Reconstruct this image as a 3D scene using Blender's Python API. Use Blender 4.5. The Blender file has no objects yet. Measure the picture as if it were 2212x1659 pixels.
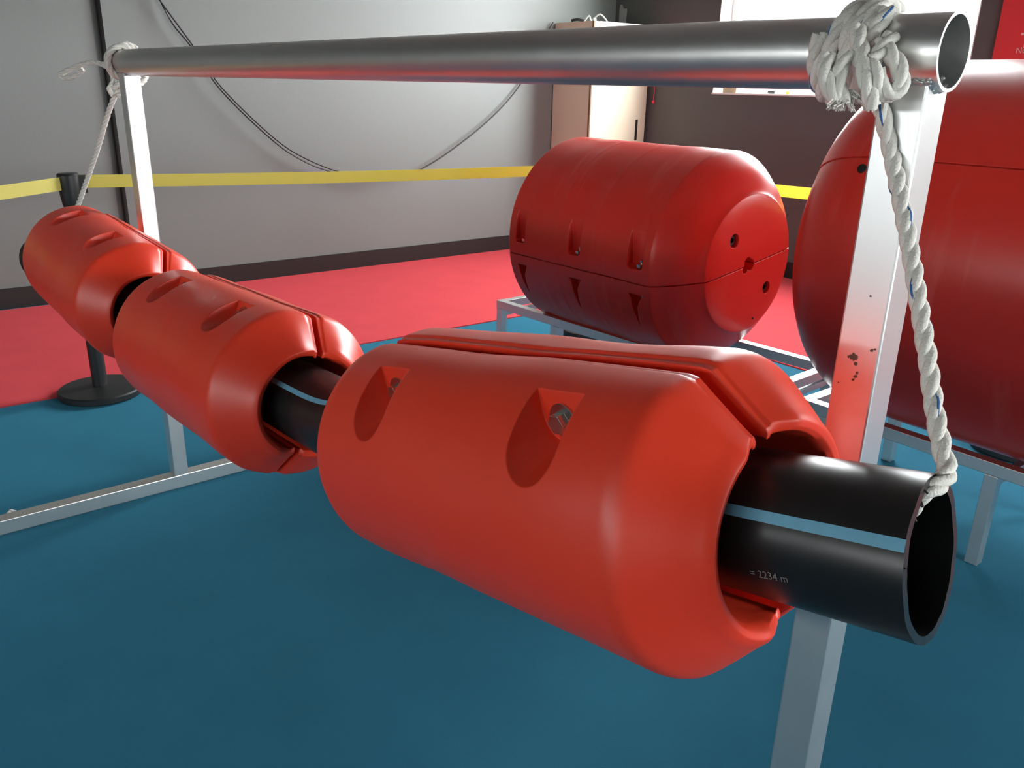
import bpy, bmesh, math, random
from mathutils import Vector, Matrix, noise
R = math.radians
V = Vector
random.seed(4)
scn = bpy.context.scene
COL = scn.collection

# ------------------------------------------------------------------ camera
FPX, CX, CY, CAMH = 1790.0, 1106.0, 829.5, 1.35
PITCH, ROLL = R(19.8), math.atan2(-114, 4976)
CAM = V((0, 0, CAMH))
FW = V((0, math.cos(PITCH), -math.sin(PITCH)))
_r, _d = V((1, 0, 0)), V((0, -math.sin(PITCH), -math.cos(PITCH)))
IX = _r * math.cos(ROLL) + _d * math.sin(ROLL)
IY = -_r * math.sin(ROLL) + _d * math.cos(ROLL)
cd = bpy.data.cameras.new('camera')
cam = bpy.data.objects.new('camera', cd)
COL.objects.link(cam)
cam.matrix_world = Matrix(((IX.x, -IY.x, -FW.x, 0), (IX.y, -IY.y, -FW.y, 0), (IX.z, -IY.z, -FW.z, CAMH), (0, 0, 0, 1)))
cd.sensor_fit = 'HORIZONTAL'
cd.sensor_width = 36
cd.lens = FPX / 2212 * 36
cd.clip_start = 0.02
scn.camera = cam

def at(x, y, depth):
    """world point seen at photo pixel (x, y), depth metres in front of the lens"""
    return CAM + (FW + IX * ((x - CX) / FPX) + IY * ((y - CY) / FPX)) * depth

# room frame: W0 on the left wall's foot, WD along that wall, WN out of it into the room
WYAW = R(52.04)
W0 = V((-3.10685, 4.84219, 0))
WD = V((math.sin(WYAW), math.cos(WYAW), 0))
WN = V((WD.y, -WD.x, 0))
def rm(s, off, z):
    return W0 + WD * s + WN * off + V((0, 0, z))
SC = 4.995           # the right wall stands at s = SC
S0 = -4.2            # wall behind, on the left
OE = 8.6             # wall behind the camera
HT = 4.2

# ------------------------------------------------------------------ light
world = bpy.data.worlds.new('sky')
scn.world = world
world.use_nodes = True
bg = world.node_tree.nodes['Background']
bg.inputs['Color'].default_value = (0.95, 0.985, 1.0, 1)
bg.inputs['Strength'].default_value = 36.0
scn.view_settings.view_transform = 'Standard'
scn.view_settings.look = 'None'
scn.view_settings.exposure = 0.0
scn.view_settings.gamma = 1.0
scn.view_settings.use_curve_mapping = False
# openings in the walls: along-wall start, end, sill, head
WIN1 = (1.155, 3.125, 1.32, 3.90)      # right wall (s = SC), off
WIN2 = (2.8, 8.2, 1.18, 1.46)            # wall behind on the left (s = S0), off
WIN3 = (0.8, 3.8, 1.20, 2.10)           # wall behind the camera (off = OE), s
WIN4 = (5.4, 6.1, 1.32, 2.40)            # right wall further back, off

def portal(name, a, b, c, d, center, u, v, w, h, inward):
    l = bpy.data.lights.new(name, 'AREA')
    l.shape = 'RECTANGLE'
    l.size, l.size_y = w, h
    l.cycles.is_portal = True
    o = bpy.data.objects.new(name, l)
    z = -inward
    o.matrix_world = Matrix(((u.x, v.x, z.x, center.x), (u.y, v.y, z.y, center.y), (u.z, v.z, z.z, center.z), (0, 0, 0, 1)))
    COL.objects.link(o)
UP = V((0, 0, 1))
def wportal(name, kind, W):
    mid, h = (W[0] + W[1]) / 2, W[3] - W[2]
    zc = (W[2] + W[3]) / 2
    if kind == 'right':
        c, inw = rm(SC + .24, mid, zc), -WD
    elif kind == 'back':
        c, inw = rm(S0 - .24, mid, zc), WD
    else:
        c, inw = rm(mid, OE + .24, zc), -WN
    v = UP
    u = v.cross(-inw)
    portal(name, 0, 0, 0, 0, c, u, v, W[1] - W[0], h, inw)
wportal('daylight_right', 'right', WIN1)
wportal('daylight_back', 'back', WIN2)
wportal('daylight_near', 'near', WIN3)
wportal('daylight_side', 'right', WIN4)

# ------------------------------------------------------------------ materials
def mat(name, color, rough=.5, soft=0., metal=0., bump=0., bscale=200., var=0., vscale=8., spec=.5, sheen=0., aniso=None, rvar=0.):
    m = bpy.data.materials.new(name)
    m.use_nodes = True
    nt = m.node_tree
    b = nt.nodes['Principled BSDF']
    b.inputs['Base Color'].default_value = (*color, 1)
    b.inputs['Roughness'].default_value = rough
    b.inputs['Metallic'].default_value = metal
    b.inputs['Specular IOR Level'].default_value = spec
    if sheen:
        b.inputs['Sheen Weight'].default_value = sheen
        b.inputs['Sheen Roughness'].default_value = .35
        mxc = max(color)
        b.inputs['Sheen Tint'].default_value = (*[min(1, .06 + c / mxc) for c in color], 1)
    tc = nt.nodes.new('ShaderNodeTexCoord')
    def nz(scale, detail=3):
        n = nt.nodes.new('ShaderNodeTexNoise')
        n.inputs['Scale'].default_value = scale
        n.inputs['Detail'].default_value = detail
        if aniso:
            mp = nt.nodes.new('ShaderNodeMapping')
            mp.inputs['Scale'].default_value = aniso
            nt.links.new(tc.outputs['Object'], mp.inputs['Vector'])
            nt.links.new(mp.outputs['Vector'], n.inputs['Vector'])
        else:
            nt.links.new(tc.outputs['Object'], n.inputs['Vector'])
        return n
    if var:
        n = nz(vscale)
        mx = nt.nodes.new('ShaderNodeMix')
        mx.data_type = 'RGBA'
        mx.inputs['A'].default_value = (*[c * (1 - var) for c in color], 1)
        mx.inputs['B'].default_value = (*[min(1, c * (1 + var)) for c in color], 1)
        nt.links.new(n.outputs['Fac'], mx.inputs['Factor'])
        nt.links.new(mx.outputs['Result'], b.inputs['Base Color'])
    if rvar:
        n = nz(vscale * 2)
        mr = nt.nodes.new('ShaderNodeMapRange')
        mr.inputs['To Min'].default_value = max(.02, rough - rvar)
        mr.inputs['To Max'].default_value = rough + rvar
        nt.links.new(n.outputs['Fac'], mr.inputs['Value'])
        nt.links.new(mr.outputs['Result'], b.inputs['Roughness'])
    if soft:
        bv = nt.nodes.new('ShaderNodeBevel')
        bv.samples = 6
        bv.inputs['Radius'].default_value = soft
        nt.links.new(bv.outputs['Normal'], b.inputs['Normal'])
    if bump:
        n = nz(bscale, 2)
        bp = nt.nodes.new('ShaderNodeBump')
        bp.inputs['Strength'].default_value = bump
        bp.inputs['Distance'].default_value = .002
        nt.links.new(n.outputs['Fac'], bp.inputs['Height'])
        if soft:
            nt.links.new(bv.outputs['Normal'], bp.inputs['Normal'])
        nt.links.new(bp.outputs['Normal'], b.inputs['Normal'])
    return m

M = {}
M['float'] = mat('orange_red_plastic', (.80, .048, .018), .38, soft=.0035, bump=.04, bscale=30, var=.05, vscale=5, rvar=.06)
M['barrel'] = mat('red_plastic', (.76, .036, .022), .32, soft=.006, bump=.03, bscale=9, var=.06, vscale=4, rvar=.06)
_nt = M['barrel'].node_tree
_b = _nt.nodes['Principled BSDF']
_tc = _nt.nodes.new('ShaderNodeTexCoord')
_mp = _nt.nodes.new('ShaderNodeMapping')
_mp.inputs['Scale'].default_value = (16, 2.2, 2.2)
_n = _nt.nodes.new('ShaderNodeTexNoise')
_n.inputs['Scale'].default_value = 1.0
_n.inputs['Detail'].default_value = 4
_mr = _nt.nodes.new('ShaderNodeMapRange')
_mr.inputs['From Min'].default_value = .60
_mr.inputs['From Max'].default_value = .72
_mr.inputs['To Max'].default_value = .45
_mx = _nt.nodes.new('ShaderNodeMix')
_mx.data_type = 'RGBA'
_mx.inputs['B'].default_value = (.86, .13, .10, 1)
_src = _b.inputs['Base Color'].links[0].from_socket
_nt.links.new(_tc.outputs['Object'], _mp.inputs['Vector'])
_nt.links.new(_mp.outputs['Vector'], _n.inputs['Vector'])
_nt.links.new(_n.outputs['Fac'], _mr.inputs['Value'])
_nt.links.new(_mr.outputs['Result'], _mx.inputs['Factor'])
_nt.links.new(_src, _mx.inputs['A'])
_nt.links.new(_mx.outputs['Result'], _b.inputs['Base Color'])
M['wall'] = mat('grey_wall_paint', (.180, .200, .190), .50, bump=.15, bscale=90, var=.05, vscale=1.2)
M['wall_shaded'] = mat('shaded_grey_wall_paint', (.095, .104, .100), .6, bump=.15, bscale=90, var=.05, vscale=1.2)  # same grey paint, with the right wall's backlit shade put into the colour
M['ceiling'] = mat('dark_ceiling_paint', (.20, .21, .20), .8)
M['base'] = mat('black_skirting', (.012, .010, .010), .5)
M['blue'] = mat('blue_carpet', (.024, .134, .208), .9, bump=.5, bscale=420, var=.12, vscale=3.5, spec=.04, sheen=.35)
M['red'] = mat('red_carpet', (.62, .066, .078), .9, bump=.5, bscale=420, var=.10, vscale=5, spec=.08, sheen=.35)
M['steel'] = mat('brushed_steel', (.72, .73, .72), .40, metal=.92, bump=.03, bscale=60, var=.04, vscale=12, rvar=.03)
M['galv'] = mat('galvanised_steel', (.74, .74, .72), .35, metal=.95, bump=.03, bscale=45, var=.05, vscale=20, rvar=.04)
M['pipe'] = mat('black_polyethylene', (.010, .010, .010), .34, bump=.12, bscale=30, rvar=.08, vscale=6)
M['stripe'] = mat('light_blue_stripe', (.16, .42, .58), .4, var=.1, vscale=60)
M['rope'] = mat('white_rope', (.76, .74, .67), .62, bump=.6, bscale=420, var=.10, vscale=60)
M['tracer'] = mat('blue_yarn', (.03, .13, .34), .6)
M['black'] = mat('black_powder_coat', (.014, .015, .015), .45)
M['belt'] = mat('yellow_webbing', (.92, .85, .30), .6, bump=.4, bscale=500)
_nt = M['belt'].node_tree
_tl = _nt.nodes.new('ShaderNodeBsdfTranslucent')
_tl.inputs['Color'].default_value = (.95, .90, .25, 1)
_ms = _nt.nodes.new('ShaderNodeMixShader')
_ms.inputs['Fac'].default_value = .6
_o = _nt.nodes['Material Output']
_nt.links.new(_nt.nodes['Principled BSDF'].outputs[0], _ms.inputs[1])
_nt.links.new(_tl.outputs[0], _ms.inputs[2])
_nt.links.new(_ms.outputs[0], _o.inputs['Surface'])
M['bolt'] = mat('stainless_bolt', (.62, .60, .56), .22, metal=1., var=.1, vscale=90)
M['cable'] = mat('black_cable', (.012, .012, .013), .4)
M['cabinet'] = mat('cream_board', (.74, .66, .50), .5, var=.04, vscale=5)
M['cab_edge'] = mat('brown_edge', (.22, .13, .07), .6)
M['white'] = mat('white_plastic', (.80, .81, .80), .4)
M['print_red'] = mat('red_print', (.75, .05, .09), .5)
M['banner'] = mat('red_banner', (.70, .045, .055), .45)
M['letter'] = mat('pale_pink_lettering', (.85, .62, .60), .5)
M['mark'] = mat('grey_print', (.22, .21, .20), .5)
M['carton'] = mat('brown_carton', (.50, .38, .24), .8)
M['yellow'] = mat('yellow_plastic', (.75, .65, .10), .5)
M['tape'] = mat('grey_tape', (.35, .36, .36), .6)
M['plug'] = mat('dark_rubber', (.020, .016, .016), .5)
M['stain'] = mat('brown_spatter', (.12, .085, .06), .6)
M['ground'] = mat('pale_ground', (.35, .35, .34), .9)
g = bpy.data.materials.new('window_glass')
g.use_nodes = True
nt = g.node_tree
nt.nodes.clear()
out = nt.nodes.new('ShaderNodeOutputMaterial')
mx = nt.nodes.new('ShaderNodeMixShader')
tr = nt.nodes.new('ShaderNodeBsdfTransparent')
gl = nt.nodes.new('ShaderNodeBsdfGlossy')
gl.inputs['Roughness'].default_value = .05
mx.inputs['Fac'].default_value = .07
nt.links.new(tr.outputs[0], mx.inputs[1])
nt.links.new(gl.outputs[0], mx.inputs[2])
nt.links.new(mx.outputs[0], out.inputs[0])
M['glass'] = g

# ------------------------------------------------------------------ helpers
def link(name, me, m, parent=None):
    o = bpy.data.objects.new(name, me)
    if m is not None:
        me.materials.clear()
        me.materials.append(M[m])
    COL.objects.link(o)
    if parent is not None:
        o.parent = parent
    return o

def smooth(me, ang=35):
    me.polygons.foreach_set('use_smooth', [True] * len(me.polygons))
    me.set_sharp_from_angle(angle=R(ang))
    me.update()

def mesh(name, vs, fs, m, parent=None, ang=35, fix=True):
    me = bpy.data.meshes.new(name)
    me.from_pydata([tuple(v) for v in vs], [], fs)
    if fix:
        bm = bmesh.new()
        bm.from_mesh(me)
        bmesh.ops.recalc_face_normals(bm, faces=bm.faces)
        bm.to_mesh(me)
        bm.free()
    smooth(me, ang)
    return link(name, me, m, parent)

def thing(name, label, cat, group=None, loc=(0, 0, 0)):
    o = bpy.data.objects.new(name, None)
    o.empty_display_size = .1
    o.location = loc
    COL.objects.link(o)
    return tag(o, label, cat, group)

def tag(o, label, cat, group=None):
    o['label'] = label
    o['category'] = cat
    if group:
        o['group'] = group
    return o

def struct(o):
    o['kind'] = 'structure'
    return o

def box_vf(c, ex, ey, ez):
    """box with centre c and half-extent vectors"""
    vs = [c + ex * a + ey * b + ez * d for d in (-1, 1) for b in (-1, 1) for a in (-1, 1)]
    fs = [(0, 2, 3, 1), (4, 5, 7, 6), (0, 1, 5, 4), (2, 6, 7, 3), (0, 4, 6, 2), (1, 3, 7, 5)]
    return vs, fs

def join(parts):
    vs, fs = [], []
    for v, f in parts:
        n = len(vs)
        vs += list(v)
        fs += [tuple(i + n for i in q) for q in f]
    return vs, fs

def box(name, c, ex, ey, ez, m, parent=None, bev=0.):
    vs, fs = box_vf(c, ex, ey, ez)
    o = mesh(name, vs, fs, m, parent)
    if bev:
        bevel(o, bev)
    return o

def bevel(o, w, seg=2, ang=40):
    bm = bmesh.new()
    bm.from_mesh(o.data)
    es = [e for e in bm.edges if len(e.link_faces) == 2 and e.calc_face_angle(0) > R(ang)]
    bmesh.ops.bevel(bm, geom=es, offset=w, segments=seg, affect='EDGES', profile=.5)
    bm.to_mesh(o.data)
    bm.free()
    smooth(o.data, 12)

def room_box(s0, s1, a0, a1, z0, z1):
    return box_vf(rm((s0 + s1) / 2, (a0 + a1) / 2, (z0 + z1) / 2), WD * ((s1 - s0) / 2), WN * ((a1 - a0) / 2), UP * ((z1 - z0) / 2))

def frame_on(d):
    d = d.normalized()
    a = V((0, 0, 1)) if abs(d.z) < .9 else V((1, 0, 0))
    u = a.cross(d).normalized()
    return d, u, d.cross(u).normalized()

def catmull(pts, n=12):
    out = []
    P = [pts[0] * 2 - pts[1]] + list(pts) + [pts[-1] * 2 - pts[-2]]
    for i in range(1, len(P) - 2):
        p0, p1, p2, p3 = P[i - 1:i + 3]
        for k in range(n):
            t = k / n
            out.append(.5 * ((2 * p1) + (-p0 + p2) * t + (2 * p0 - 5 * p1 + 4 * p2 - p3) * t * t + (-p0 + 3 * p1 - 3 * p2 + p3) * t ** 3))
    out.append(P[-2].copy())
    return out

def pframes(path):
    """parallel-transport frames"""
    n = len(path)
    T = [(path[min(i + 1, n - 1)] - path[max(i - 1, 0)]).normalized() for i in range(n)]
    _, u, _ = frame_on(T[0])
    fr = []
    for i in range(n):
        u = (u - T[i] * u.dot(T[i])).normalized()
        fr.append((T[i], u, T[i].cross(u)))
    return fr

def sweep_vf(path, r, seg=10, cap=True, rf=None):
    fr = pframes(path)
    vs, fs = [], []
    for i, (p, (t, u, w)) in enumerate(zip(path, fr)):
        rr = rf(i) if rf else r
        for k in range(seg):
            a = 2 * math.pi * k / seg
            vs.append(p + (u * math.cos(a) + w * math.sin(a)) * rr)
    for i in range(len(path) - 1):
        for k in range(seg):
            k2 = (k + 1) % seg
            fs.append((i * seg + k, i * seg + k2, (i + 1) * seg + k2, (i + 1) * seg + k))
    if cap:
        fs.append(tuple(range(seg - 1, -1, -1)))
        b = (len(path) - 1) * seg
        fs.append(tuple(b + k for k in range(seg)))
    return vs, fs

def tube(name, path, r, m, parent=None, seg=12, rf=None):
    vs, fs = sweep_vf(path, r, seg, True, rf)
    return mesh(name, vs, fs, m, parent, 50)

def resample(path, step):
    out, acc = [path[0]], 0.
    L = [0.]
    for a, b in zip(path, path[1:]):
        L.append(L[-1] + (b - a).length)
    n = max(4, int(L[-1] / step))
    j = 0
    out = []
    for i in range(n + 1):
        t = L[-1] * i / n
        while j < len(path) - 2 and L[j + 1] < t:
            j += 1
        d = L[j + 1] - L[j]
        out.append(path[j].lerp(path[j + 1], 0 if d < 1e-9 else min(1, (t - L[j]) / d)))
    return out, L[-1]

def rope_vf(ctrl, dia, pitch=None, fray=0., n=14):
    """three-strand laid rope along control points; returns strand geometry and the tracer yarn"""
    pitch = pitch or dia * 3.7
    path = catmull(ctrl, n)
    path, L = resample(path, pitch / 14)
    fr = pframes(path)
    rs = dia * .287
    rc = dia * .222
    parts, trace = [], []
    for s in range(3):
        pp = []
        for i, (p, (t, u, w)) in enumerate(zip(path, fr)):
            a = 2 * math.pi * (i / 14.0 + s / 3.0)
            f = 1.0
            if fray:
                e = min(1, (len(path) - 1 - i) / (14 * fray))
                f = 1 + (1 - e) * 1.3
            pp.append(p + (u * math.cos(a) + w * math.sin(a)) * rc * f)
        parts.append(sweep_vf(pp, rs, 9))
        if s == 0:
            tp = []
            for i, (p, (t, u, w)) in enumerate(zip(path, fr)):
                a = 2 * math.pi * (i / 14.0)
                b = -2 * math.pi * (i / 22.0) + 1.0
                c = p + (u * math.cos(a) + w * math.sin(a)) * rc
                tp.append(c + (u * math.cos(b) + w * math.sin(b)) * rs * .72)
            trace.append(sweep_vf(tp, rs * .36, 6))
    return join(parts), join(trace)

def rope_obj(name, ctrls, dia, parent, tracer=True, frays=None):
    a, b = [], []
    for i, c in enumerate(ctrls):
        s, t = rope_vf(c, dia, fray=(frays or {}).get(i, 0))
        a.append(s)
        b.append(t)
    vs, fs = join(a)
    o = mesh(name, vs, fs, 'rope', parent, 60, fix=False)
    if tracer:
        vs, fs = join(b)
        mesh('tracer_yarn', vs, fs, 'tracer', o, 60, fix=False)['label'] = 'blue tracer yarn'
    return o

def boolean(o, cutters):
    """carve each cutter (vs, fs) out of the object"""
    tmp = []
    for vs, fs in cutters:
        me = bpy.data.meshes.new('cut')
        me.from_pydata([tuple(v) for v in vs], [], fs)
        bm = bmesh.new()
        bm.from_mesh(me)
        bmesh.ops.recalc_face_normals(bm, faces=bm.faces)
        bm.to_mesh(me)
        bm.free()
        c = bpy.data.objects.new('cut', me)
        COL.objects.link(c)
        bpy.context.view_layer.update()
        c.matrix_world = o.matrix_world.copy()
        tmp.append(c)
        md = o.modifiers.new('b', 'BOOLEAN')
        md.operation = 'DIFFERENCE'
        md.solver = 'EXACT'
        md.object = c
    bpy.context.view_layer.update()
    dg = bpy.context.evaluated_depsgraph_get()
    me = bpy.data.meshes.new_from_object(o.evaluated_get(dg), depsgraph=dg)
    o.modifiers.clear()
    old = o.data
    nm = old.name
    o.data = me
    bpy.data.meshes.remove(old)
    me.name = nm
    for c in tmp:
        cm = c.data
        bpy.data.objects.remove(c)
        bpy.data.meshes.remove(cm)
    return o

def cyl_vf(c, d, r0, r1, L, seg=24):
    """from c along d for L"""
    t, u, w = frame_on(d)
    vs = []
    for j, (rr, l) in enumerate(((r0, 0), (r1, L))):
        for k in range(seg):
            a = 2 * math.pi * k / seg
            vs.append(c + t * l + (u * math.cos(a) + w * math.sin(a)) * rr)
    fs = [(k, (k + 1) % seg, seg + (k + 1) % seg, seg + k) for k in range(seg)]
    fs += [tuple(range(seg - 1, -1, -1)), tuple(range(seg, 2 * seg))]
    return vs, fs

def lathe_vf(c, ax, prof, seg=48):
    """prof: (axial, radius) pairs"""
    t, u, w = frame_on(ax)
    vs, fs = [], []
    for l, r in prof:
        for k in range(seg):
            a = 2 * math.pi * k / seg
            vs.append(c + t * l + (u * math.cos(a) + w * math.sin(a)) * r)
    for j in range(len(prof) - 1):
        for k in range(seg):
            k2 = (k + 1) % seg
            fs.append((j * seg + k, j * seg + k2, (j + 1) * seg + k2, (j + 1) * seg + k))
    fs.append(tuple(range(seg - 1, -1, -1)))
    b = (len(prof) - 1) * seg
    fs.append(tuple(b + k for k in range(seg)))
    return vs, fs

def text_mesh(s, size):
    cu = bpy.data.curves.new('t', 'FONT')
    cu.body = s
    cu.size = size
    cu.extrude = 0
    cu.resolution_u = 3
    o = bpy.data.objects.new('t', cu)
    COL.objects.link(o)
    bpy.context.view_layer.update()
    dg = bpy.context.evaluated_depsgraph_get()
    me = bpy.data.meshes.new_from_object(o.evaluated_get(dg), depsgraph=dg)
    vs = [v.co.copy() for v in me.vertices]
    fs = [tuple(p.vertices) for p in me.polygons]
    bpy.data.objects.remove(o)
    bpy.data.curves.remove(cu)
    bpy.data.meshes.remove(me)
    return vs, fs

# ------------------------------------------------------------------ the room
T = .25
struct(mesh('floor', *room_box(S0, SC, -.12, OE, -.1, 0), 'blue'))
struct(mesh('ceiling', *room_box(S0 - T, SC + T, -T, OE + T, HT, HT + .1), 'ceiling'))
# left wall: the part right of s = .80 stands proud of the part left of it, with a slot between
PS = .80
struct(mesh('wall_left', *join([room_box(PS, SC, -T, 0, 0, HT), room_box(S0, PS - .05, -T, -.035, 0, HT),
                                room_box(PS - .05, PS, -T, -.115, 0, HT)]), 'wall'))
def holed(kind, lo, hi, W):
    """wall boxes around the openings in W (sorted along the wall)"""
    out, x = [], lo
    def b(a0, a1, z0, z1):
        if kind == 'right':
            return room_box(SC, SC + T, a0, a1, z0, z1)
        if kind == 'back':
            return room_box(S0 - T, S0, a0, a1, z0, z1)
        return room_box(a0, a1, OE, OE + T, z0, z1)
    for (a, c, z0, z1) in W:
        out += [b(x, a, 0, HT), b(a, c, 0, z0), b(a, c, z1, HT)]
        x = c
    out.append(b(x, hi, 0, HT))
    return join(out)
struct(mesh('wall_right', *holed('right', -T, OE + T, [WIN1, WIN4]), 'wall_shaded'))
struct(mesh('wall_back', *holed('back', -T, OE + T, [WIN2]), 'wall'))
struct(mesh('wall_near', *holed('near', S0, SC, [WIN3]), 'wall'))
struct(mesh('baseboard_left', *join([room_box(PS, SC, 0, .012, 0, .125), room_box(S0, PS - .05, -.035, -.02, 0, .125)]), 'base'))
struct(mesh('baseboard_right', *room_box(SC - .012, SC, 0.012, OE, 0, .125), 'base'))

def window(n, kind, W, cols):
    a0, a1, z0, z1 = W
    def b(p0, p1, q0, q1, d0, d1):
        if kind == 'right':
            return room_box(SC + d0, SC + d1, p0, p1, q0, q1)
        if kind == 'back':
            return room_box(S0 - d1, S0 - d0, p0, p1, q0, q1)
        return room_box(p0, p1, OE + d0, OE + d1, q0, q1)
    root = bpy.data.objects.new('window_%d' % n, None)
    COL.objects.link(root)
    struct(root)
    f = .05
    mesh('window_frame', *join([b(a0, a0 + f, z0, z1, .13, .19), b(a1 - f, a1, z0, z1, .13, .19),
                                b(a0, a1, z0, z0 + f, .13, .19), b(a0, a1, z1 - f, z1, .13, .19)]), 'white', root)
    w = (a1 - a0 - 2 * f) / cols
    for i in range(1, cols):
        x = a0 + f + w * i
        mesh('mullion', *b(x - .02, x + .02, z0 + f, z1 - f, .135, .185), 'white', root)
    for i in range(cols):
        x = a0 + f + w * i
        mesh('pane', *b(x, x + w, z0 + f, z1 - f, .157, .162), 'glass', root)
    mesh('window_sill', *b(a0 + .001, a1 - .001, z0, z0 + .012, -.012, .13), 'white', root)
    mesh('reveal', *join([b(a0 + .0005, a0 + .008, z0 + .012, z1, .0, .13), b(a1 - .008, a1 - .0005, z0 + .012, z1, .0, .13)]), 'white', root)
window(1, 'right', WIN1, 1)
window(2, 'back', WIN2, 3)
window(3, 'near', WIN3, 3)
window(4, 'right', WIN4, 2)
struct(mesh('outside_ground_1', *box_vf(V((0, 0, -.45)), V((60, 0, 0)), V((0, 60, 0)), V((0, 0, .05))), 'ground'))  # unseen ground outside the windows, added to cut off skylight from below

# red carpet laid along both visible walls
def prism(poly, z0, z1):
    n = len(poly)
    vs = [V((p.x, p.y, z0)) for p in poly] + [V((p.x, p.y, z1)) for p in poly]
    fs = [tuple(range(n - 1, -1, -1)), tuple(range(n, 2 * n))] + [(i, (i + 1) % n, n + (i + 1) % n, n + i) for i in range(n)]
    return vs, fs
def onz(x, y, z):
    d = at(x, y, 1.) - CAM
    return CAM + d * ((z - CAMH) / d.z)
def so(p):
    q = p - W0
    return q.dot(WD), q.dot(WN)
(sa, oa), (sb, ob) = so(onz(1571, 748.5, .006)), so(onz(1788, 813.6, .006))
mm = (sb - sa) / (ob - oa)
vs, fs = prism([rm(S0 + .02, .013, 0), rm(SC - .013, .013, 0), rm(SC - .013, 8.3, 0), rm(sa + mm * (8.3 - oa), 8.3, 0), rm(sa + mm * (1.83 - oa), 1.83, 0), rm(S0 + .02, 1.72, 0)], .0, .006)
tag(mesh('red_carpet', vs, fs, 'red'), 'red carpet runner laid along the walls over the blue carpet', 'carpet')

# ------------------------------------------------------------------ the steel frame and the pipe: one rig, scaled about the lens
K = .965
def k(P):
    return CAM + (P - CAM) * K
BY = R(-41.76)
BD = V((math.sin(BY), math.cos(BY), 0))
BN = V((BD.y, -BD.x, 0))
BT = V((-1.202, 2.717, 1.391))
def bar(s, n=0, z=0):
    return k(BT + BD * s + BN * n + V((0, 0, z)))
rb = .038 * K
S_NEAR, S_FAR = -2.452, .085
P_NEAR, P_FAR = -2.418, 0.0
fr = thing('steel_frame', 'tall steel frame with a round top tube on square posts, the floats hang from it', 'frame', loc=bar(-1.2, 0, -1.33))
frm = Matrix.Translation(-V(fr.location))
def under(o):
    """keep world placement when a mesh built in world space gets a moved parent"""
    o.matrix_parent_inverse = Matrix.Translation(-V(o.parent.location))
    return o
# open round tube
PNG = V((.755, .656, 0))
def hollow(name, path, r, wall, m, parent, seg=48, jag=0., slant=0.):
    fr_ = pframes(path)
    vs, fs = [], []
    n = len(path)
    order = [(i, r) for i in range(n)] + [(i, r - wall) for i in range(n - 1, -1, -1)]
    for (i, rr) in order:
        t, u, w = fr_[i]
        for q in range(seg):
            a = 2 * math.pi * q / seg
            off = 0
            if jag and i == 0:
                off = slant * u.cross(w).dot(t) * ((u * math.cos(a) + w * math.sin(a)).dot(PNG) if slant else 0) + jag * (noise.noise(V((math.cos(a) * 3, math.sin(a) * 3, 1.))) + .5 * noise.noise(V((math.cos(a) * 14, math.sin(a) * 14, 5.))))
            vs.append(path[i] + (u * math.cos(a) + w * math.sin(a)) * rr + t * off)
    m_ = len(order)
    for j in range(m_):
        j2 = (j + 1) % m_
        for q in range(seg):
            q2 = (q + 1) % seg
            fs.append((j * seg + q, j * seg + q2, j2 * seg + q2, j2 * seg + q))
    return mesh(name, vs, fs, m, parent, 40)
under(hollow('top_tube', [bar(S_NEAR), bar(-1.5), bar(-.6), bar(S_FAR)], rb, .0035, 'galv', fr, 64))
pw = .024
def post(s):
    top = bar(s, 0, -.030)
    z0 = .048
    c = V((top.x, top.y, (top.z + z0) / 2))
    return box('post', c, BD * pw, BN * pw, UP * ((top.z - z0) / 2), 'steel', fr, .0025)
pn, pf = under(post(P_NEAR)), under(post(P_FAR))
BMY = R(50.8)
BMD = V((math.sin(BMY), math.cos(BMY), 0))
for s in (P_NEAR, P_FAR):
    c = bar(s)
    c = V((c.x, c.y, .024))
    a_, b_ = (1.1, .22) if s == P_NEAR else (1.1, .60)
    under(box('base_beam', c + BMD * ((b_ - a_) / 2), BMD * ((a_ + b_) / 2), V((BMD.y, -BMD.x, 0)) * .024, UP * .0239, 'steel', fr, .0025))
# weld beads
def blobs(pts, r):
    parts = []
    for p in pts:
        bm = bmesh.new()
        bmesh.ops.create_icosphere(bm, subdivisions=2, radius=1)
        v = [p + V((x.co.x * r * random.uniform(.7, 1.3), x.co.y * r, x.co.z * r * .8)) for x in bm.verts]
        f = [tuple(q.index for q in fc.verts) for fc in bm.faces]
        bm.free()
        parts.append((v, f))
    return join(parts)
for s in (P_NEAR, P_FAR):
    top = bar(s, 0, -.030)
    pts = []
    for i in range(34):
        a = i / 34 * 4
        e = int(a)
        f_ = (a - e) * 2 - 1
        du, dv = [(f_, -1), (1, f_), (-f_, 1), (-1, -f_)][e]
        pts.append(top + BD * du * pw + BN * dv * pw + V((0, 0, random.uniform(-.004, .002) + (.004 if abs(dv) > .99 else -.003))))
    under(mesh('weld_bead', *blobs(pts, .0042), 'steel', fr, 60))
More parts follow.
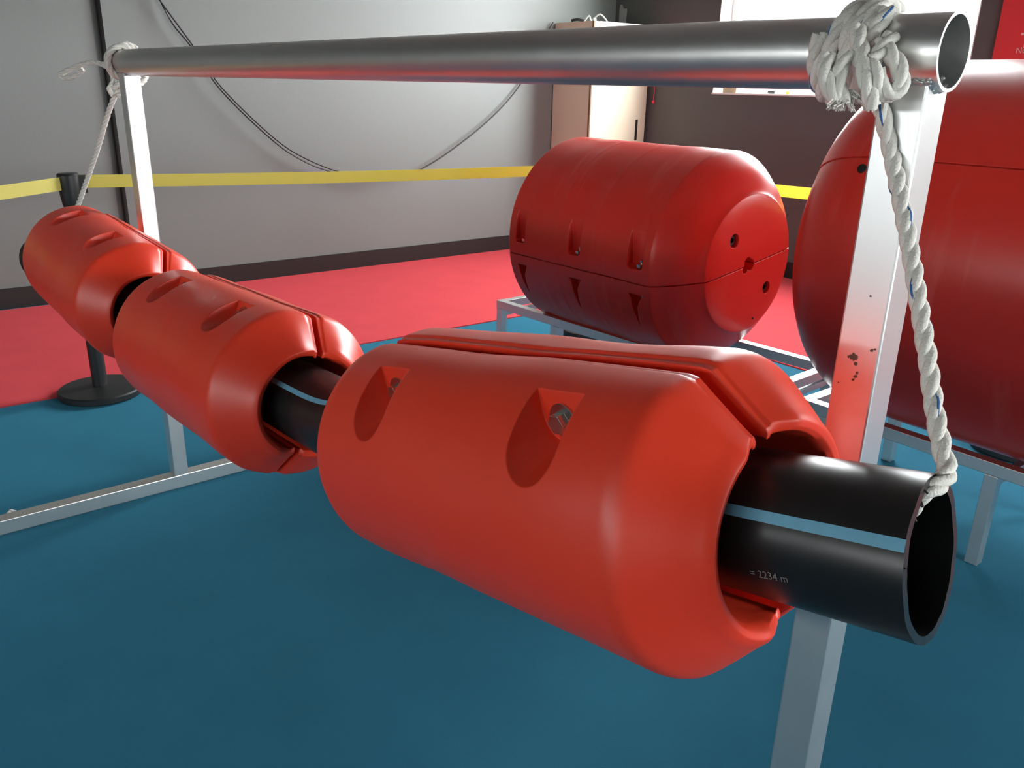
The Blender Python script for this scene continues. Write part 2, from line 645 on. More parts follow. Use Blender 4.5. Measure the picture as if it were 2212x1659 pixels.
# spatter on the near post, on the face towards the floats
def on_post(x, y):
    """point on the near post's wide face"""
    d = at(x, y, 1.) - CAM
    P = bar(P_NEAR) - BN * (pw + .0006)
    return CAM + d * ((P - CAM).dot(BN) / d.dot(BN))
sp = []
for (x, y, r) in [(1843, 771, .0042), (1848, 786, .0019), (1833, 771, .0016), (1883, 757, .0018), (1890, 755, .0013), (1851, 806, .0016), (1847, 813, .0020), (1842, 820, .0015), (1811, 826, .0009), (1880, 640, .0012)]:
    c = on_post(x, y)
    n = 14
    vs = [c] + [c + (BD * math.cos(2 * math.pi * i / n) + UP * math.sin(2 * math.pi * i / n)) * r * random.uniform(.7, 1.25) for i in range(n)]
    sp.append((vs, [(0, 1 + i, 1 + (i + 1) % n) for i in range(n)]))
o = under(mesh('spatter', *join(sp), 'stain', pn, fix=False)) if False else mesh('spatter', *join(sp), 'stain', fr, fix=False)
under(o)
o['label'] = 'brown spatter marks'
o['kind'] = 'stuff'

# ---- pipe
PY = BY + .0134
PB = V((math.sin(PY), math.cos(PY), 0))
PN = V((PB.y, -PB.x, 0))
PM = BT + BD * (-1.2) - BN * .2021
AX = [(.6987, -.1902), (.7499, -.0298), (.7132, .0584)]
def axp(i, s, n=0, z=0):
    a, b = AX[i]
    P = V((PM.x, PM.y, a)) + (PB + V((0, 0, b))) * s
    return P + PN * n + V((0, 0, z))
ctrl = [axp(0, -1.404, 0, .006), axp(0, -1.25, 0, .003), axp(0, -1.0), axp(0, -.75), axp(0, -.52), (axp(0, -.38) + axp(1, -.38)) / 2, axp(1, -.22), axp(1, 0), axp(1, .22),
        (axp(1, .45) + axp(2, .45)) / 2 + V((0, 0, .0)), axp(2, .7), axp(2, .95), axp(2, 1.2), axp(2, 1.36, -.006, -.006), axp(2, 1.45, -.030, -.022), axp(2, 1.55, -.078, -.052)]
pipe_path = [k(p) for p in catmull(ctrl, 6)]
rp = .0740 * K
pp = tag(hollow('black_pipe', pipe_path, rp, .0075, 'pipe', None, 72, jag=.0009, slant=.009), 'long black plastic pipe with a light blue stripe running through the three floats', 'pipe')
def pipe_pt(i, s, ang, rr):
    """point at angle (deg from top towards the camera) on the pipe, axis i"""
    org = k(axp(0, 0))
    t = [(p - org).dot(PB) / K for p in pipe_path]
    j = 0
    while j < len(t) - 2 and t[j + 1] < s:
        j += 1
    f = (s - t[j]) / (t[j + 1] - t[j])
    c = pipe_path[j].lerp(pipe_path[j + 1], f)
    D = (pipe_path[j + 1] - pipe_path[j]).normalized()
    up = PN.cross(D)
    up = (up if up.z > 0 else -up).normalized()
    a = R(ang)
    return c + (up * math.cos(a) - PN * math.sin(a)) * rr
def strip(name, i, s0, s1, a0, a1, w, m, n=24, lift=.0006):
    vs, fs = [], []
    for j in range(n + 1):
        t = j / n
        s = s0 + (s1 - s0) * t
        a = a0 + (a1 - a0) * t
        for e in (-1, 0, 1):
            vs.append(pipe_pt(i, s, a + e * w, rp + lift))
    for j in range(n):
        for e in (0, 1):
            b = j * 3 + e
            fs.append((b, b + 1, b + 4, b + 3))
    return mesh(name, vs, fs, m, pp, fix=False)
s1_ = strip('blue_stripe', 0, -1.412, -1.20, 61, 62.5, 4.2, 'stripe')
s2_ = strip('blue_stripe', 1, -.53, -.15, 46, 46, 3.6, 'stripe')
tv, tf = text_mesh('= 2234 m', .021)
w_ = max(v.x for v in tv)
ln = .064 * K
vs = []
for v in tv:
    sx = v.x / w_
    s = -1.270 - sx * .040
    a = 107 - 3.5 * sx - (v.y * .55 - .004) / rp * 57.3
    vs.append(pipe_pt(0, s, a, rp + .0007))
mesh('lettering', vs, tf, 'mark', pp, fix=False)['label'] = 'faint printed metre mark'
# burrs where the pipe was sawn
bur = []
for (a, L) in ((72, .012), (74, .008), (76, .010), (38, .008), (33, .011), (30, .007), (26, .009), (44, .006), (20, .010), (14, .007), (-8, .007)):
    p = pipe_pt(0, -1.402, a, rp - .004)
    d = V((random.uniform(.2, 1), -random.uniform(.4, 1), random.uniform(-.6, .6))).normalized()
    bur.append(sweep_vf([p, p + d * L * .5 + V((0, 0, .001)), p + d * L - V((0, 0, .002))], .0009, 5))
o = mesh('saw_burr', *join(bur), 'pipe', pp)
o['label'] = 'ragged sawn edge'
o['kind'] = 'stuff'

# ---- split floats on the pipe
def lerp(a, b, t):
    return a + (b - a) * t
def dens(pts, n, sm):
    P = [V((x, r, 0)) for x, r in pts]
    q = catmull(P, 6) if sm else P
    q, _ = resample(q, 1e-9 + sum((b - a).length for a, b in zip(q, q[1:])) / n)
    return [(p.x, p.y) for p in q[:n + 1]]
def halfshell(name, prof_round, prof_sharp, bore, side, gap, m, parent, ntheta=60, wob=0., seed=0., lipw=22.):
    """profiles are lists of (x>=0, r); the solid is the body on one side of the seam plane y = 0"""
    n = len(prof_round)
    full_r = [(-x, r) for x, r in reversed(prof_round)] + prof_round[1:]
    full_s = [(-x, r) for x, r in reversed(prof_sharp)] + prof_sharp[1:]
    L = len(full_r)
    h = prof_round[-1][0]
    thetas = [180 * i / ntheta for i in range(ntheta + 1)]
    thetas = sorted(set(thetas + [1.2, 2.4, 3.2, 4.2, 6.5, 173.5, 175.8, 176.8, 177.6, 178.8]))
    vs, fs = [], []
    ncol = L + 2
    for th in thetas:
        dd = min(th, 180 - th)
        t = max(0., min(1., 1 - dd / lipw))
        w = t * t * (3 - 2 * t)
        step = 0.
        if dd < 3.0:
            step = -.0035
        elif dd < 4.3:
            step = -.0035 * (4.3 - dd) / 1.3
        a = R(th)
        for (xr, rr), (xs, rs) in zip(full_r, full_s):
            x, r = lerp(xr, xs, w), lerp(rr, rs, w)
            if bore > .02:
                r += step * min(1, r / .1)
            if wob:
                r += wob * noise.noise(V((x * 7 + seed, math.cos(a) * 1.3, math.sin(a) * 1.3)))
            vs.append(V((x, side * (r * math.sin(a) + gap / 2), r * math.cos(a))))
        for x in (h * .97, -h * .97):
            vs.append(V((x, side * (bore * math.sin(a) + gap / 2), bore * math.cos(a))))
    nt_ = len(thetas)
    for i in range(nt_ - 1):
        for j in range(ncol):
            j2 = (j + 1) % ncol
            fs.append((i * ncol + j, i * ncol + j2, (i + 1) * ncol + j2, (i + 1) * ncol + j))
    fs.append(tuple(range(ncol)))
    fs.append(tuple((nt_ - 1) * ncol + j for j in range(ncol - 1, -1, -1)))
    return mesh(name, vs, fs, m, parent, 28)

RF = .172
PR = dens([(0, RF), (.12, RF), (.26, RF), (.280, .172), (.293, .1685), (.303, .161), (.330, .138), (.350, .120), (.362, .110), (.364, .102), (.357, .095)], 60, True)
PSH = dens([(0, .167), (.285, .167), (.296, .164), (.301, .158), (.341, .115), (.352, .105), (.349, .095)], 60, False)
FLEN = K

def dcut(x, y0, z1, hw, side, depth=.12, flare=.25, drop=.10, L=.20, zt=.06):
    """D-shaped pocket: flat at y0, opening outwards; top at z1, bottom z1-depth"""
    prof = []
    n = 14
    hgt = depth - hw
    prof.append((-hw, zt))
    prof.append((-hw, -hgt * .2))
    for i in range(n + 1):
        a = math.pi + math.pi * i / n
        prof.append((math.cos(a) * hw, -hgt + math.sin(a) * hw))
    prof.append((hw, -hgt * .2))
    prof.append((hw, zt))
    vs = []
    for (l, yy) in ((0, y0), (1, y0 + L)):
        for (px_, pz) in prof:
            sc = 1 + flare * l
            vs.append(V((x + px_ * sc, side * yy, z1 + (pz * sc if pz < 0 else pz) - drop * l * L)))
    m_ = len(prof)
    fs = [(i, (i + 1) % m_, m_ + (i + 1) % m_, m_ + i) for i in range(m_)]
    fs += [tuple(range(m_ - 1, -1, -1)), tuple(range(m_, 2 * m_))]
    return vs, fs

def hexbolt(parent, c, d, r=.0122, h=.0110, washer=.0205):
    """hex head bolt with washer; c on the seat, d outwards"""
    bo = mesh('bolt', *cyl_vf(c + d * .003, d, r, r * .985, h, 6), 'bolt', parent, 30)
    bevel(bo, .0007, 2)
    wv = lathe_vf(c, d, [(0, washer), (.0022, washer), (.0028, washer - .0006), (.0028, r * .6)], 36)
    mesh('washer', *wv, 'bolt', bo, 30)
    return bo

def make_float(i, sc, rot, gap, label):
    D = (PB + V((0, 0, AX[i][1]))).normalized()
    Yc = -PN
    Z = D.cross(Yc).normalized()
    if Z.z < 0:
        Z = -Z
    Yc = Z.cross(D).normalized()
    base = k(axp(i, sc))
    root = thing('pipe_float', label, 'float', 'split floats clamped round the black pipe')
    a = R(rot)
    Y2 = Yc * math.cos(a) + Z * math.sin(a)
    Z2 = Z * math.cos(a) - Yc * math.sin(a)
    root.matrix_world = Matrix(((D.x * K, Y2.x * K, Z2.x * K, base.x), (D.y * K, Y2.y * K, Z2.y * K, base.y), (D.z * K, Y2.z * K, Z2.z * K, base.z), (0, 0, 0, 1)))
    for side in (1, -1):
        h = halfshell('half_shell', PR, PSH, .0935, side, gap, 'float', root, wob=.0035, seed=3.1 * i + side)
        cuts = []
        for x in (-.165, .165):
            cuts.append(dcut(x, .080, .153, .037, side, depth=.060, flare=.12, drop=.10))
        boolean(h, cuts)
        smooth(h.data, 30)
        for x in (-.165, .165):
            if side == 1:
                hexbolt(root, V((x + .004, .0805, .124)), V((0, 1, 0)))
            else:
                nb = mesh('threaded_end', *lathe_vf(V((x, -.078, .124)), V((0, -1, 0)), [(l * .0022, .0066 if l % 2 else .0054) for l in range(32)], 20), 'bolt', root, 20)
                mesh('nut', *cyl_vf(V((x, -.0825, .124)), V((0, -1, 0)), .0098, .0098, .009, 6), 'bolt', nb, 30)
                mesh('washer', *cyl_vf(V((x, -.0805, .124)), V((0, -1, 0)), .018, .018, .002, 30), 'bolt', nb, 30)
    return root
make_float(0, -.908, -9, .020, 'large orange-red split float nearest the camera, open pipe end sticking out of it')
make_float(1, .112, 19, .011, 'orange-red split float in the middle of the pipe, between the two others')
make_float(2, 1.008, 25, .011, 'farthest and smallest-looking orange-red split float, in front of the black belt post')

# ------------------------------------------------------------------ barrels on their stands
def barrel(label, R0, P, yaw, s0, s1, ch, rd, rot, pockets, kind):
    D = V((math.sin(yaw), math.cos(yaw), 0))
    n = V((D.y, -D.x, 0))
    Yc = n if n.dot(CAM - P) > 0 else -n
    Z = V((0, 0, 1))
    a = R(rot)      # seam direction from straight up, towards the camera
    Z2 = Z * math.cos(a) + Yc * math.sin(a)       # points at the seam
    Y2 = Yc * math.cos(a) - Z * math.sin(a)
    base = P + D * ((s0 + s1) / 2)
    X2 = Y2.cross(Z2)
    root = thing('barrel_float', label, 'float', 'big red barrel floats resting on stands')
    root.matrix_world = Matrix(((X2.x, Y2.x, Z2.x, base.x), (X2.y, Y2.y, Z2.y, base.y), (X2.z, Y2.z, Z2.z, base.z), (0, 0, 0, 1)))
    flip = 1 if X2.dot(D) > 0 else -1
    hl = (s1 - s0) / 2
    prof = dens([(0, R0), (hl - ch - .04, R0), (hl - ch - .01, R0 - .001), (hl - ch + .008, R0 - .010), (hl - ch * .5, (R0 + rd) / 2 + .010), (hl - .016, rd + .014), (hl - .004, rd + .003), (hl, rd - .008)], 70, True)
    prof += [(hl + .003, rd * .8), (hl + .004, rd * .5), (hl + .004, rd * .25), (hl + .004, .012)]
    if kind == 'plain':
        prof = [(0, R0), (hl * .5, R0)] + [(hl - .26 + .255 * math.sin(R(9 * q)), R0 - (R0 - rd) * (1 - math.cos(R(9 * q)))) for q in range(11)] + [(hl, rd * .6), (hl, .012)]
    if kind == 'ribs':
        prof = [(x, r + (.0012 if .095 < x < .12 else 0)) for x, r in prof]
    for side in (1, -1):
        h = halfshell('half_shell', prof, prof, .004, side, .004, 'barrel', root, ntheta=72, wob=.004, seed=R0 * 9 + side, lipw=1.)
        cuts = []
        ed = 1                                                # camera-side end of the solid is at x = flip*hl
        for (x, w) in pockets:
            xx = x * flip
            # recess that runs away from the seam and fades where the body curves in
            y0, y1 = .055 if side == -1 else .045, .34
            zz = R0 - (.045 if side == -1 else .05)
            if kind == 'ribs':
                c = []
                m_ = 10
                top = []
                if side == -1:
                    pr = [(-w, .01), (-w * .7, 0), (w * .7, 0), (w, .01), (w * .9, .14), (w * .4, .24), (-w * .3, .24), (-w * .9, .14)]
                else:
                    pr = [(-w, 0), (w * .8, 0), (w * .5, .09), (w * .25, .15), (-w * .2, .05)]
                vs = [V((xx + a_, side * (y0 + b_), zz)) for a_, b_ in pr] + [V((xx + a_, side * (y0 + b_), zz + .2)) for a_, b_ in pr]
                q = len(pr)
                cuts.append((vs, [tuple(range(q)), tuple(range(2 * q - 1, q - 1, -1))] + [(i_, (i_ + 1) % q, q + (i_ + 1) % q, q + i_) for i_ in range(q)]))
        for (hy, hz, hr) in HOLES[kind]:
            if hy * side > -.5 * hr:
                cuts.append(cyl_vf(V((flip * (hl - .045), hy, hz)), V((flip, 0, 0)), hr, hr, .2, 28))
        if cuts:
            boolean(h, cuts)
            smooth(h.data, 28)
    for (x, w) in pockets:
        xx = x * flip
        if kind == 'ribs':
            vs, fs = cyl_vf(V((xx + .012 * flip, .155, R0 - .036)), V((0, -1, 0)), .0065, .0065, .24, 14)
            mesh('bolt', vs, fs, 'bolt', root, 30)
            mesh('nut', *cyl_vf(V((xx + .012 * flip, -.057, R0 - .030)), V((0, -1, 0)), .016, .016, .014, 6), 'bolt', root, 30)
    return root, flip, hl
# end-face fittings in the barrel's own frame (y away from the seam plane, z along it)
HOLES = {'ribs': [(-.121, .100, .027), (.126, -.116, .025), (0.0, -.004, .024), (-.012, .012, .022), (.012, .030, .016)], 'plain': []}
Pb = V((.407, 3.841, .708))
rb_, fl, hl = barrel('big red barrel float with two dark plugs in its end, on its low stand', .423, Pb, 2.442, -.313, .797, .137, .27, 98.5,
                     [(-.342, .036), (-.002, .040), (.335, .042)], 'ribs')
for (hy, hz, hr) in HOLES['ribs'][:2]:
    pl = mesh('plug', *lathe_vf(V((fl * (hl - .024), hy, hz)), V((fl, 0, 0)), [(-.015, .021), (.015, .021), (.017, .018), (.017, .010), (.006, .009), (.006, .0)], 28), 'plug', rb_, 30)
    pl['label'] = 'dark plug'
vs, fs = blobs([V((fl * (hl + .002), .235, -.033))], .005)
mesh('dimple', vs, fs, 'plug', rb_)
Pc = V((1.653, 2.355, .882))
rc_, fl2, hl2 = barrel('largest red barrel float, partly outside the frame on the right', .570, Pc, 2.462, -.695, .75, .19, .386, 58., [], 'plain')
# two small dark holes beside its seam
for (yy, xs) in ((.570 * math.sin(R(7.2)), -.465), (-.570 * math.sin(R(3.7)), -.468)):
    zz = math.sqrt(.570 ** 2 - yy ** 2)
    x = (xs - (.75 - .695) / 2) * fl2
    dirn = V((0, yy, zz)).normalized()
    mesh('bolt_recess', *cyl_vf(V((x, -yy, zz)) - V((0, -yy, zz)).normalized() * .004, V((0, -yy, zz)), .014, .013, .0055, 10), 'plug', rc_)['label'] = 'small dark bolt hole'

def stand(label, p0, yaw, length, width, h, legs, lift=0.):
    """p0: outer near-left corner (top), rails along yaw, cross bars to the far side"""
    D = V((math.sin(yaw), math.cos(yaw), 0))
    N = V((-D.y, D.x, 0))           # towards the far side
    if N.dot(p0 - CAM) < 0:
        N = -N
    root = thing('barrel_stand', label, 'stand', 'low steel stands under the barrels', loc=(p0.x, p0.y, 0))
    t = .02
    z = h - t
    P = V((p0.x, p0.y, 0))
    for w in (0, width):
        under(box('rail', P + D * length / 2 + N * w + UP * z, D * (length / 2), N * t, UP * t, 'steel', root, .002))
    for s in (t, length - t):
        under(box('cross_bar', P + D * s + N * (width / 2) + UP * z, D * t, N * (width / 2 - t), UP * (t - .001), 'steel', root, .002))
    for s in legs:
        for w in (0, width):
            under(box('leg', P + D * s + N * w + UP * ((h - 2 * t) / 2), D * t * .95, N * t * .95, UP * ((h - 2 * t) / 2 - .0005), 'steel', root, .002))
        if s != legs[1] or width > .45:
            under(box('brace', P + D * s + N * (width / 2) + UP * (h * .80), D * .012, N * (width / 2 - t), UP * .012, 'steel', root, .001))
    return root, P, D, N
HR = .33
pB = onz(1079, 647, HR)
stand('low steel stand carrying the barrel with the plugged end', pB, R(138.6), 1.615, .38, HR, (.02, .43, 1.595))
pC = onz(1734, 857, .34)
sC, PC_, DC, NC = stand('low steel stand under the largest barrel, at the right edge', pC, R(141.8), 1.50, .50, .34, (.10, .655, 1.45))
# curved saddle strap across the stand's far-left end
vs = []
for i in range(17):
    t_ = i / 16
    for e, d_ in ((-.025, 0), (.025, 0), (.025, .004), (-.025, .004)):
        p = PC_ + DC * (.13 + e) + NC * (.5 * t_) + UP * (.342 + d_ - .06 * math.sin(math.pi * t_))
        vs.append(p)
fs = [(4 * i + j, 4 * i + (j + 1) % 4, 4 * i + 4 + (j + 1) % 4, 4 * i + 4 + j) for i in range(16) for j in range(4)] + [(0, 1, 2, 3), (64, 65, 66, 67)]
o = mesh('saddle_strap', vs, fs, 'steel', sC)
under(o)

# ------------------------------------------------------------------ belt posts and belts
def belt_post(p, label, clipdir):
    root = thing('belt_post', label, 'barrier post', 'black belt barrier posts', loc=(p.x, p.y, 0))
    def loc(o):
        return o
    mesh('base', *lathe_vf(V((0, 0, .006)), UP, [(0, .172), (.004, .176), (.024, .176), (.030, .170), (.040, .05), (.042, .034)], 56), 'black', root, 30)
    mesh('pole', *lathe_vf(V((0, 0, .046)), UP, [(0, .0315), (.80, .0315)], 32), 'black', root, 30)
    hd = mesh('head', *lathe_vf(V((0, 0, .825)), UP, [(0, .030), (.02, .036), (.06, .0405), (.125, .0425), (.140, .0425), (.146, .038), (.148, .0)], 32), 'black', root, 30)
    d = clipdir.normalized()
    n = V((-d.y, d.x, 0))
    mesh('belt_clip', *box_vf(d * .052 + UP * .927, d * .014, n * .014, UP * .036), 'black', hd)
    return root
z_b = .937
A = V((-1.850, 3.490, 0))
Bp = V((.45, 4.65, 0))
Cp = V((2.06, 3.10, 0))
belt_post(A, 'black belt barrier post behind the farthest float, on a round base', (Bp - A))
belt_post(Bp, 'black belt barrier post hidden behind the plugged barrel', (Cp - Bp))
belt_post(Cp, 'black belt barrier post behind the largest barrel', (Cp - Bp))
def belt(a, b, label, sag=0.01, z0=z_b, z1=z_b, tw=0.):
    vs = []
    n = 28
    for i in range(n + 1):
        t = i / n
        c = a.lerp(b, t)
        z = z0 + (z1 - z0) * t - sag * math.sin(math.pi * t)
        d = (b - a).normalized()
        q = V((-d.y, d.x, 0)) * .0007
        vs += [V((c.x, c.y, z - .0265)) - q, V((c.x, c.y, z + .0265)) - q, V((c.x, c.y, z + .0265)) + q, V((c.x, c.y, z - .0265)) + q]
    fs = [(4 * i + j, 4 * i + (j + 1) % 4, 4 * i + 4 + (j + 1) % 4, 4 * i + 4 + j) for i in range(n) for j in range(4)]
    fs += [(0, 1, 2, 3), (4 * n, 4 * n + 1, 4 * n + 2, 4 * n + 3)]
    o = mesh('barrier_belt', vs, fs, 'belt', None)
    return tag(o, label, 'belt', 'yellow barrier belts')
dAB = (Bp - A).normalized()
dBC = (Cp - Bp).normalized()
belt(A + dAB * .046, Bp - dAB * .0, 'yellow barrier belt between the black post and the plugged barrel', .01, z_b + .0, .935)
belt(Bp + dBC * .0, Cp, 'short stretch of yellow barrier belt seen between the two barrels', .0, .915, .925)
L = at(0, 404, 3.15)
dl = (V((L.x, L.y, 0)) - A).normalized()
belt(A + dl * .04, A + dl * 1.6, 'yellow barrier belt running out of the frame on the left', .01, z_b - .005, z_b - .02)

# ------------------------------------------------------------------ ropes
RD = .0172
knot = thing('near_rope', 'thick white three-strand rope knotted round the near end of the top tube', 'rope', 'white ropes holding the pipe')
dN = .875 * K
down = [at(1893, 150, dN - .045), at(1897, 200, dN - .03), at(1910, 262, dN - .02), at(1926, 335, .83), at(1946, 430, .812), at(1966, 540, .792), at(1984, 650, .772), at(2003, 770, .752), at(2018, 880, .733), at(2036, 975, .713),
        at(2047, 1015, .702), at(2034, 1042, .690), at(2007, 1058, .684), at(1978, 1078, .690), at(1968, 1100, .715)]
rope_obj('hanging_strand', [down], RD, knot)
def coil(s, turns, r, tilt=.01, a0=0., ds=None, n=10):
    pts = []
    m_ = int(turns * n)
    for i in range(m_ + 1):
        a = a0 + 2 * math.pi * i / n
        ss = s + (ds or RD * 1.05) * i / n
        pts.append(bar(ss) + (UP * math.cos(a) - BN * math.sin(a)) * r + BD * tilt * math.sin(a * .5))
    return pts
cr = rb + RD * .5
frayed = [bar(-2.305, -.0, 0) + (UP * .7 + BN * .7) * cr, bar(-2.318) - BN * cr + UP * .01, at(1805, 200, dN - .05), at(1812, 222, dN - .055), at(1822, 238, dN - .055)]
rope_obj('wrap', [coil(-2.335, 2.2, cr, a0=1.2, ds=-.020), coil(-2.395, 2.4, cr, a0=.6, ds=.020)], RD, knot)
fr2 = rope_obj('knot_loop', [
    [at(1850, 60, dN - .04), at(1862, 120, dN - .055), at(1870, 165, dN - .062), at(1880, 205, dN - .06), at(1884, 232, dN - .055)],
    [at(1900, 95, dN - .05), at(1925, 118, dN - .062), at(1944, 150, dN - .066), at(1945, 185, dN - .064), at(1925, 205, dN - .06), at(1903, 190, dN - .062), at(1893, 160, dN - .066), at(1876, 140, dN - .062), at(1855, 128, dN - .05)],
    [at(1788, 120, dN - .045), at(1782, 160, dN - .05), at(1795, 195, dN - .05), at(1815, 225, dN - .05)],
    [at(1830, 118, dN - .05), at(1815, 150, dN - .052), at(1812, 190, dN - .052), at(1822, 228, dN - .05)],
    [at(1925, 80, dN - .05), at(1905, 110, dN - .058), at(1880, 135, dN - .06)]], RD, knot, tracer=False)
# loose fibres of the frayed ends
fib = []
for (x, y, n, sp_) in ((1818, 228, 60, 34), (1884, 228, 26, 14), (1838, 212, 40, 26)):
    for _ in range(n):
        a = at(x + random.uniform(-12, 12), y - 18, dN - .05 + random.uniform(-.006, .006))
        b = at(x + random.uniform(-sp_, sp_), y + random.uniform(-6, 14), dN - .05 + random.uniform(-.012, .012))
        c = a.lerp(b, .5) + V((random.uniform(-.003, .003), 0, random.uniform(-.002, .002)))
        fib.append(sweep_vf([a, c, b], .0008, 4, False))
o = mesh('frayed_end', *join(fib), 'rope', knot, fix=False)
o['kind'] = 'stuff'

knot2 = thing('far_rope', 'white rope knotted round the far end of the top tube with a looped tail', 'rope', 'white ropes holding the pipe')
dF = 2.80 * K
Pend = k(axp(2, 1.50, .02, .035))
rope_obj('hanging_strand', [[at(262, 190, dF - .07), at(246, 212, dF - .06), at(232, 250, dF), at(208, 330, dF + .12), at(182, 405, dF + .25), at(168, 445, dF + .33), at(152, 490, dF + .45), Pend]], RD, knot2, tracer=False)
def coil2(s, turns, r, a0, ds, n=10):
    return [bar(s + ds * i / n) + (UP * math.cos(a0 + 2 * math.pi * i / n) - BN * math.sin(a0 + 2 * math.pi * i / n)) * r for i in range(int(turns * n) + 1)]
rope_obj('wrap', [coil2(.02, 2.1, cr, -.8, .019)], RD, knot2, tracer=False)
rope_obj('knot_loop', [
    [at(296, 104, dF - .02), at(270, 95, dF - .05), at(246, 112, dF - .07), at(236, 145, dF - .08), at(246, 172, dF - .085), at(236, 192, dF - .08), at(244, 206, dF - .07)],
    [at(240, 150, dF - .06), at(215, 137, dF - .05), at(190, 136, dF - .04), at(160, 146, dF - .03), at(132, 160, dF - .02), at(136, 168, dF - .02), at(158, 166, dF - .025), at(180, 150, dF - .035)],
    [at(318, 162, dF - .02), at(308, 178, dF - .05), at(285, 190, dF - .08), at(262, 186, dF - .09), at(250, 165, dF - .085), at(258, 140, dF - .07)],
    [at(246, 190, dF - .08), at(262, 178, dF - .1), at(290, 172, dF - .09), at(300, 166, dF - .05)],
    [at(252, 168, dF - .09), at(270, 182, dF - .1), at(272, 200, dF - .09), at(256, 206, dF - .08)]], RD * .95, knot2, tracer=False)

# ------------------------------------------------------------------ cable on the left wall
def onwall(x, y, off):
    d = at(x, y, 1.) - CAM
    P = rm(0, off, 0)
    return CAM + d * ((P - CAM).dot(WN) / d.dot(WN))
cb = thing('wall_cable', 'black cable sagging in a long curve across the left wall', 'cable')
c1 = [onwall(305, -60, .05), onwall(345, 0, .06), onwall(415, 96, .07), onwall(480, 190, .08), onwall(590, 296, .085), onwall(660, 342, .085), onwall(745, 374, .085), onwall(830, 383, .08), onwall(912, 364, .07), onwall(1020, 290, .05), onwall(1100, 214, .035), onwall(1150, 140, .03), onwall(1180, 75, .03), onwall(1195, 48, .03)]
tube('cable_strand', catmull(c1, 8), .0055, 'cable', cb, 8)
c2 = [onwall(335, -20, .03), onwall(372, 50, .05), onwall(412, 100, .06), onwall(478, 196, .07), onwall(585, 300, .075), onwall(650, 345, .08), onwall(715, 371, .08), onwall(800, 388, .08), onwall(900, 372, .065)]
tube('cable_strand', catmull(c2, 8), .0045, 'cable', cb, 8)

# ------------------------------------------------------------------ cabinet in the corner
CS0, CS1, COF, CH = 4.30, 4.97, .485, 1.845
cab = thing('cabinet', 'tall cream board cabinet standing in the corner under the window light', 'cabinet', loc=rm((CS0 + CS1) / 2, COF / 2, 0))
under(mesh('body', *room_box(CS0, CS1, .014, COF - .02, .007, CH), 'cabinet', cab))
dr = under(mesh('door', *room_box(CS0 + .012, CS1 - .035, COF - .019, COF, .06, CH - .002), 'cabinet', cab))
x0, x1 = CS1 - .135, CS1 - .11
o = mesh('handle_slot', *room_box(x0, x1, COF, COF + .004, .93, 1.10), 'base', cab)
under(o)['label'] = 'dark handle slot'
o = mesh('edge_strip', *room_box(CS0 - .001, CS0 + .011, COF - .019, COF + .001, .007, CH), 'cab_edge', cab)
under(o)['label'] = 'brown edge strip'
sg = mesh('sign', *room_box(CS0 + .06, CS1 - .10, COF, COF + .006, CH - .32, CH + .0), 'white', None)
tag(sg, 'white sign with a red patch fixed to the top of the cabinet door', 'sign')
mesh('red_patch', *room_box(CS0 + .26, CS1 - .14, COF + .006, COF + .0065, CH - .30, CH - .022), 'print_red', sg)
t_ = tube('crumpled_wire', catmull([rm(4.40, .25, CH + .004), rm(4.42, .29, CH + .05), rm(4.47, .27, CH + .02), rm(4.50, .33, CH + .065), rm(4.55, .36, CH + .02), rm(4.60, .30, CH + .006)], 8), .006, 'white', None, 7)
tag(t_, 'crumpled white wire lying on top of the cabinet', 'wire')
bx = tube('black_plug', catmull([rm(4.31, .20, CH + .012), rm(4.34, .24, CH + .02), rm(4.38, .27, CH + .012)], 5), .011, 'cable', None, 8)
tag(bx, 'small black plug on the left end of the cabinet top', 'plug')
bt = mesh('white_cap', *lathe_vf(rm(4.36, .42, CH), UP, [(0, .016), (.02, .016), (.026, .010), (.028, .0)], 20), 'white')
tag(bt, 'small white cap on the front corner of the cabinet top', 'cap')
# red tag hanging by the cabinet's right side
p = rm(SC - .012, .535, 1.245)
tg = thing('key_tag', 'little red ball tag hanging from a red cord beside the cabinet', 'tag', loc=p)
mesh('ball', *lathe_vf(V((0, 0, -.014)), UP, [(0, .002), (.004, .010), (.014, .014), (.024, .010), (.028, .002)], 18), 'print_red', tg)
mesh('cord', *sweep_vf([V((0, 0, .01)), V((.002, 0, .09)), V((0, .002, .17))], .003, 6), 'print_red', tg)
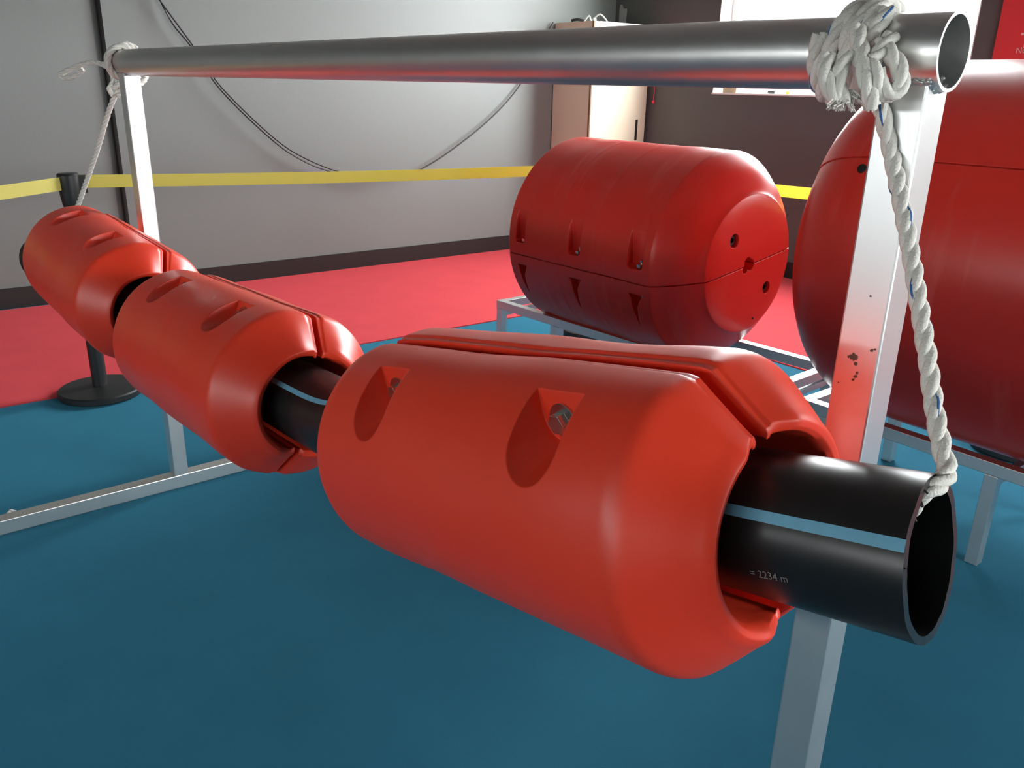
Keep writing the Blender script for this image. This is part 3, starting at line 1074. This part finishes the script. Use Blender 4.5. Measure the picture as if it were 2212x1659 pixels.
# scraped tape on the right wall
def onright(x, y, d_=0.):
    d = at(x, y, 1.) - CAM
    P = rm(SC - d_, 0, 0)
    return CAM + d * ((P - CAM).dot(WD) / d.dot(WD))
poly = [(1340, 10), (1345, 11), (1347, 18), (1350, 19), (1354, 18), (1355, 22), (1353, 40), (1352, 70), (1336, 70), (1337, 44), (1338, 24)]
vs = [onright(x, y, .001) for x, y in poly] + [onright(x, y, .004) for x, y in poly]
n = len(poly)
tp = mesh('tape_strip', vs, [tuple(range(n)), tuple(range(2 * n - 1, n - 1, -1))] + [(i, (i + 1) % n, n + (i + 1) % n, n + i) for i in range(n)], 'tape')
tag(tp, 'torn strip of grey tape on the right wall above the cabinet', 'tape')
# red banner right of the window
bn = mesh('banner', *room_box(SC - .014, SC - .004, 3.255, 4.75, 1.50, 2.55), 'banner')
tag(bn, 'red banner with pale lettering on the wall right of the window', 'banner')
for (s, size, x, y) in (('T', .115, 2199, 103), ('Nu', .045, 2193, 115)):
    tv, tf = text_mesh(s, size)
    o_ = onright(x, y, .0155)
    mesh('lettering', [o_ + WN * v.x + UP * v.y for v in tv], tf, 'letter', bn, fix=False)
# things on the window sill
zs = WIN1[2] + .013
c = onright(1600, 194, -.05)
cbx = mesh('carton', *room_box(SC + .02, SC + .10, WIN1[0] + .085, WIN1[0] + .215, zs, zs + .075), 'carton')
tag(cbx, 'small brown carton on the left end of the window sill', 'box')
sc_ = thing('screwdriver', 'small dark screwdriver lying on the window sill', 'screwdriver', loc=rm(SC + .03, 1.66, zs + .012))
mesh('grip', *lathe_vf(V((0, 0, 0)), WN, [(0, .008), (.01, .011), (.05, .011), (.06, .006)], 14), 'plug', sc_)
mesh('shaft', *lathe_vf(V((0, 0, 0)), -WN, [(0, .004), (.06, .003)], 10), 'bolt', sc_)
yb = mesh('bottle_cap', *lathe_vf(rm(SC + .03, 1.84, zs), UP, [(0, .020), (.020, .020), (.024, .014), (.025, 0)], 20), 'yellow')
tag(yb, 'small yellow cap on the window sill beside the screwdriver', 'cap')
# crumpled scrap on the blue carpet
db = mesh('plastic_scrap', *blobs([onz(24, 1104, .008), onz(20, 1108, .006), onz(30, 1106, .006)], .008), 'white')
tag(db, 'tiny crumpled scrap of clear plastic on the blue carpet', 'litter')
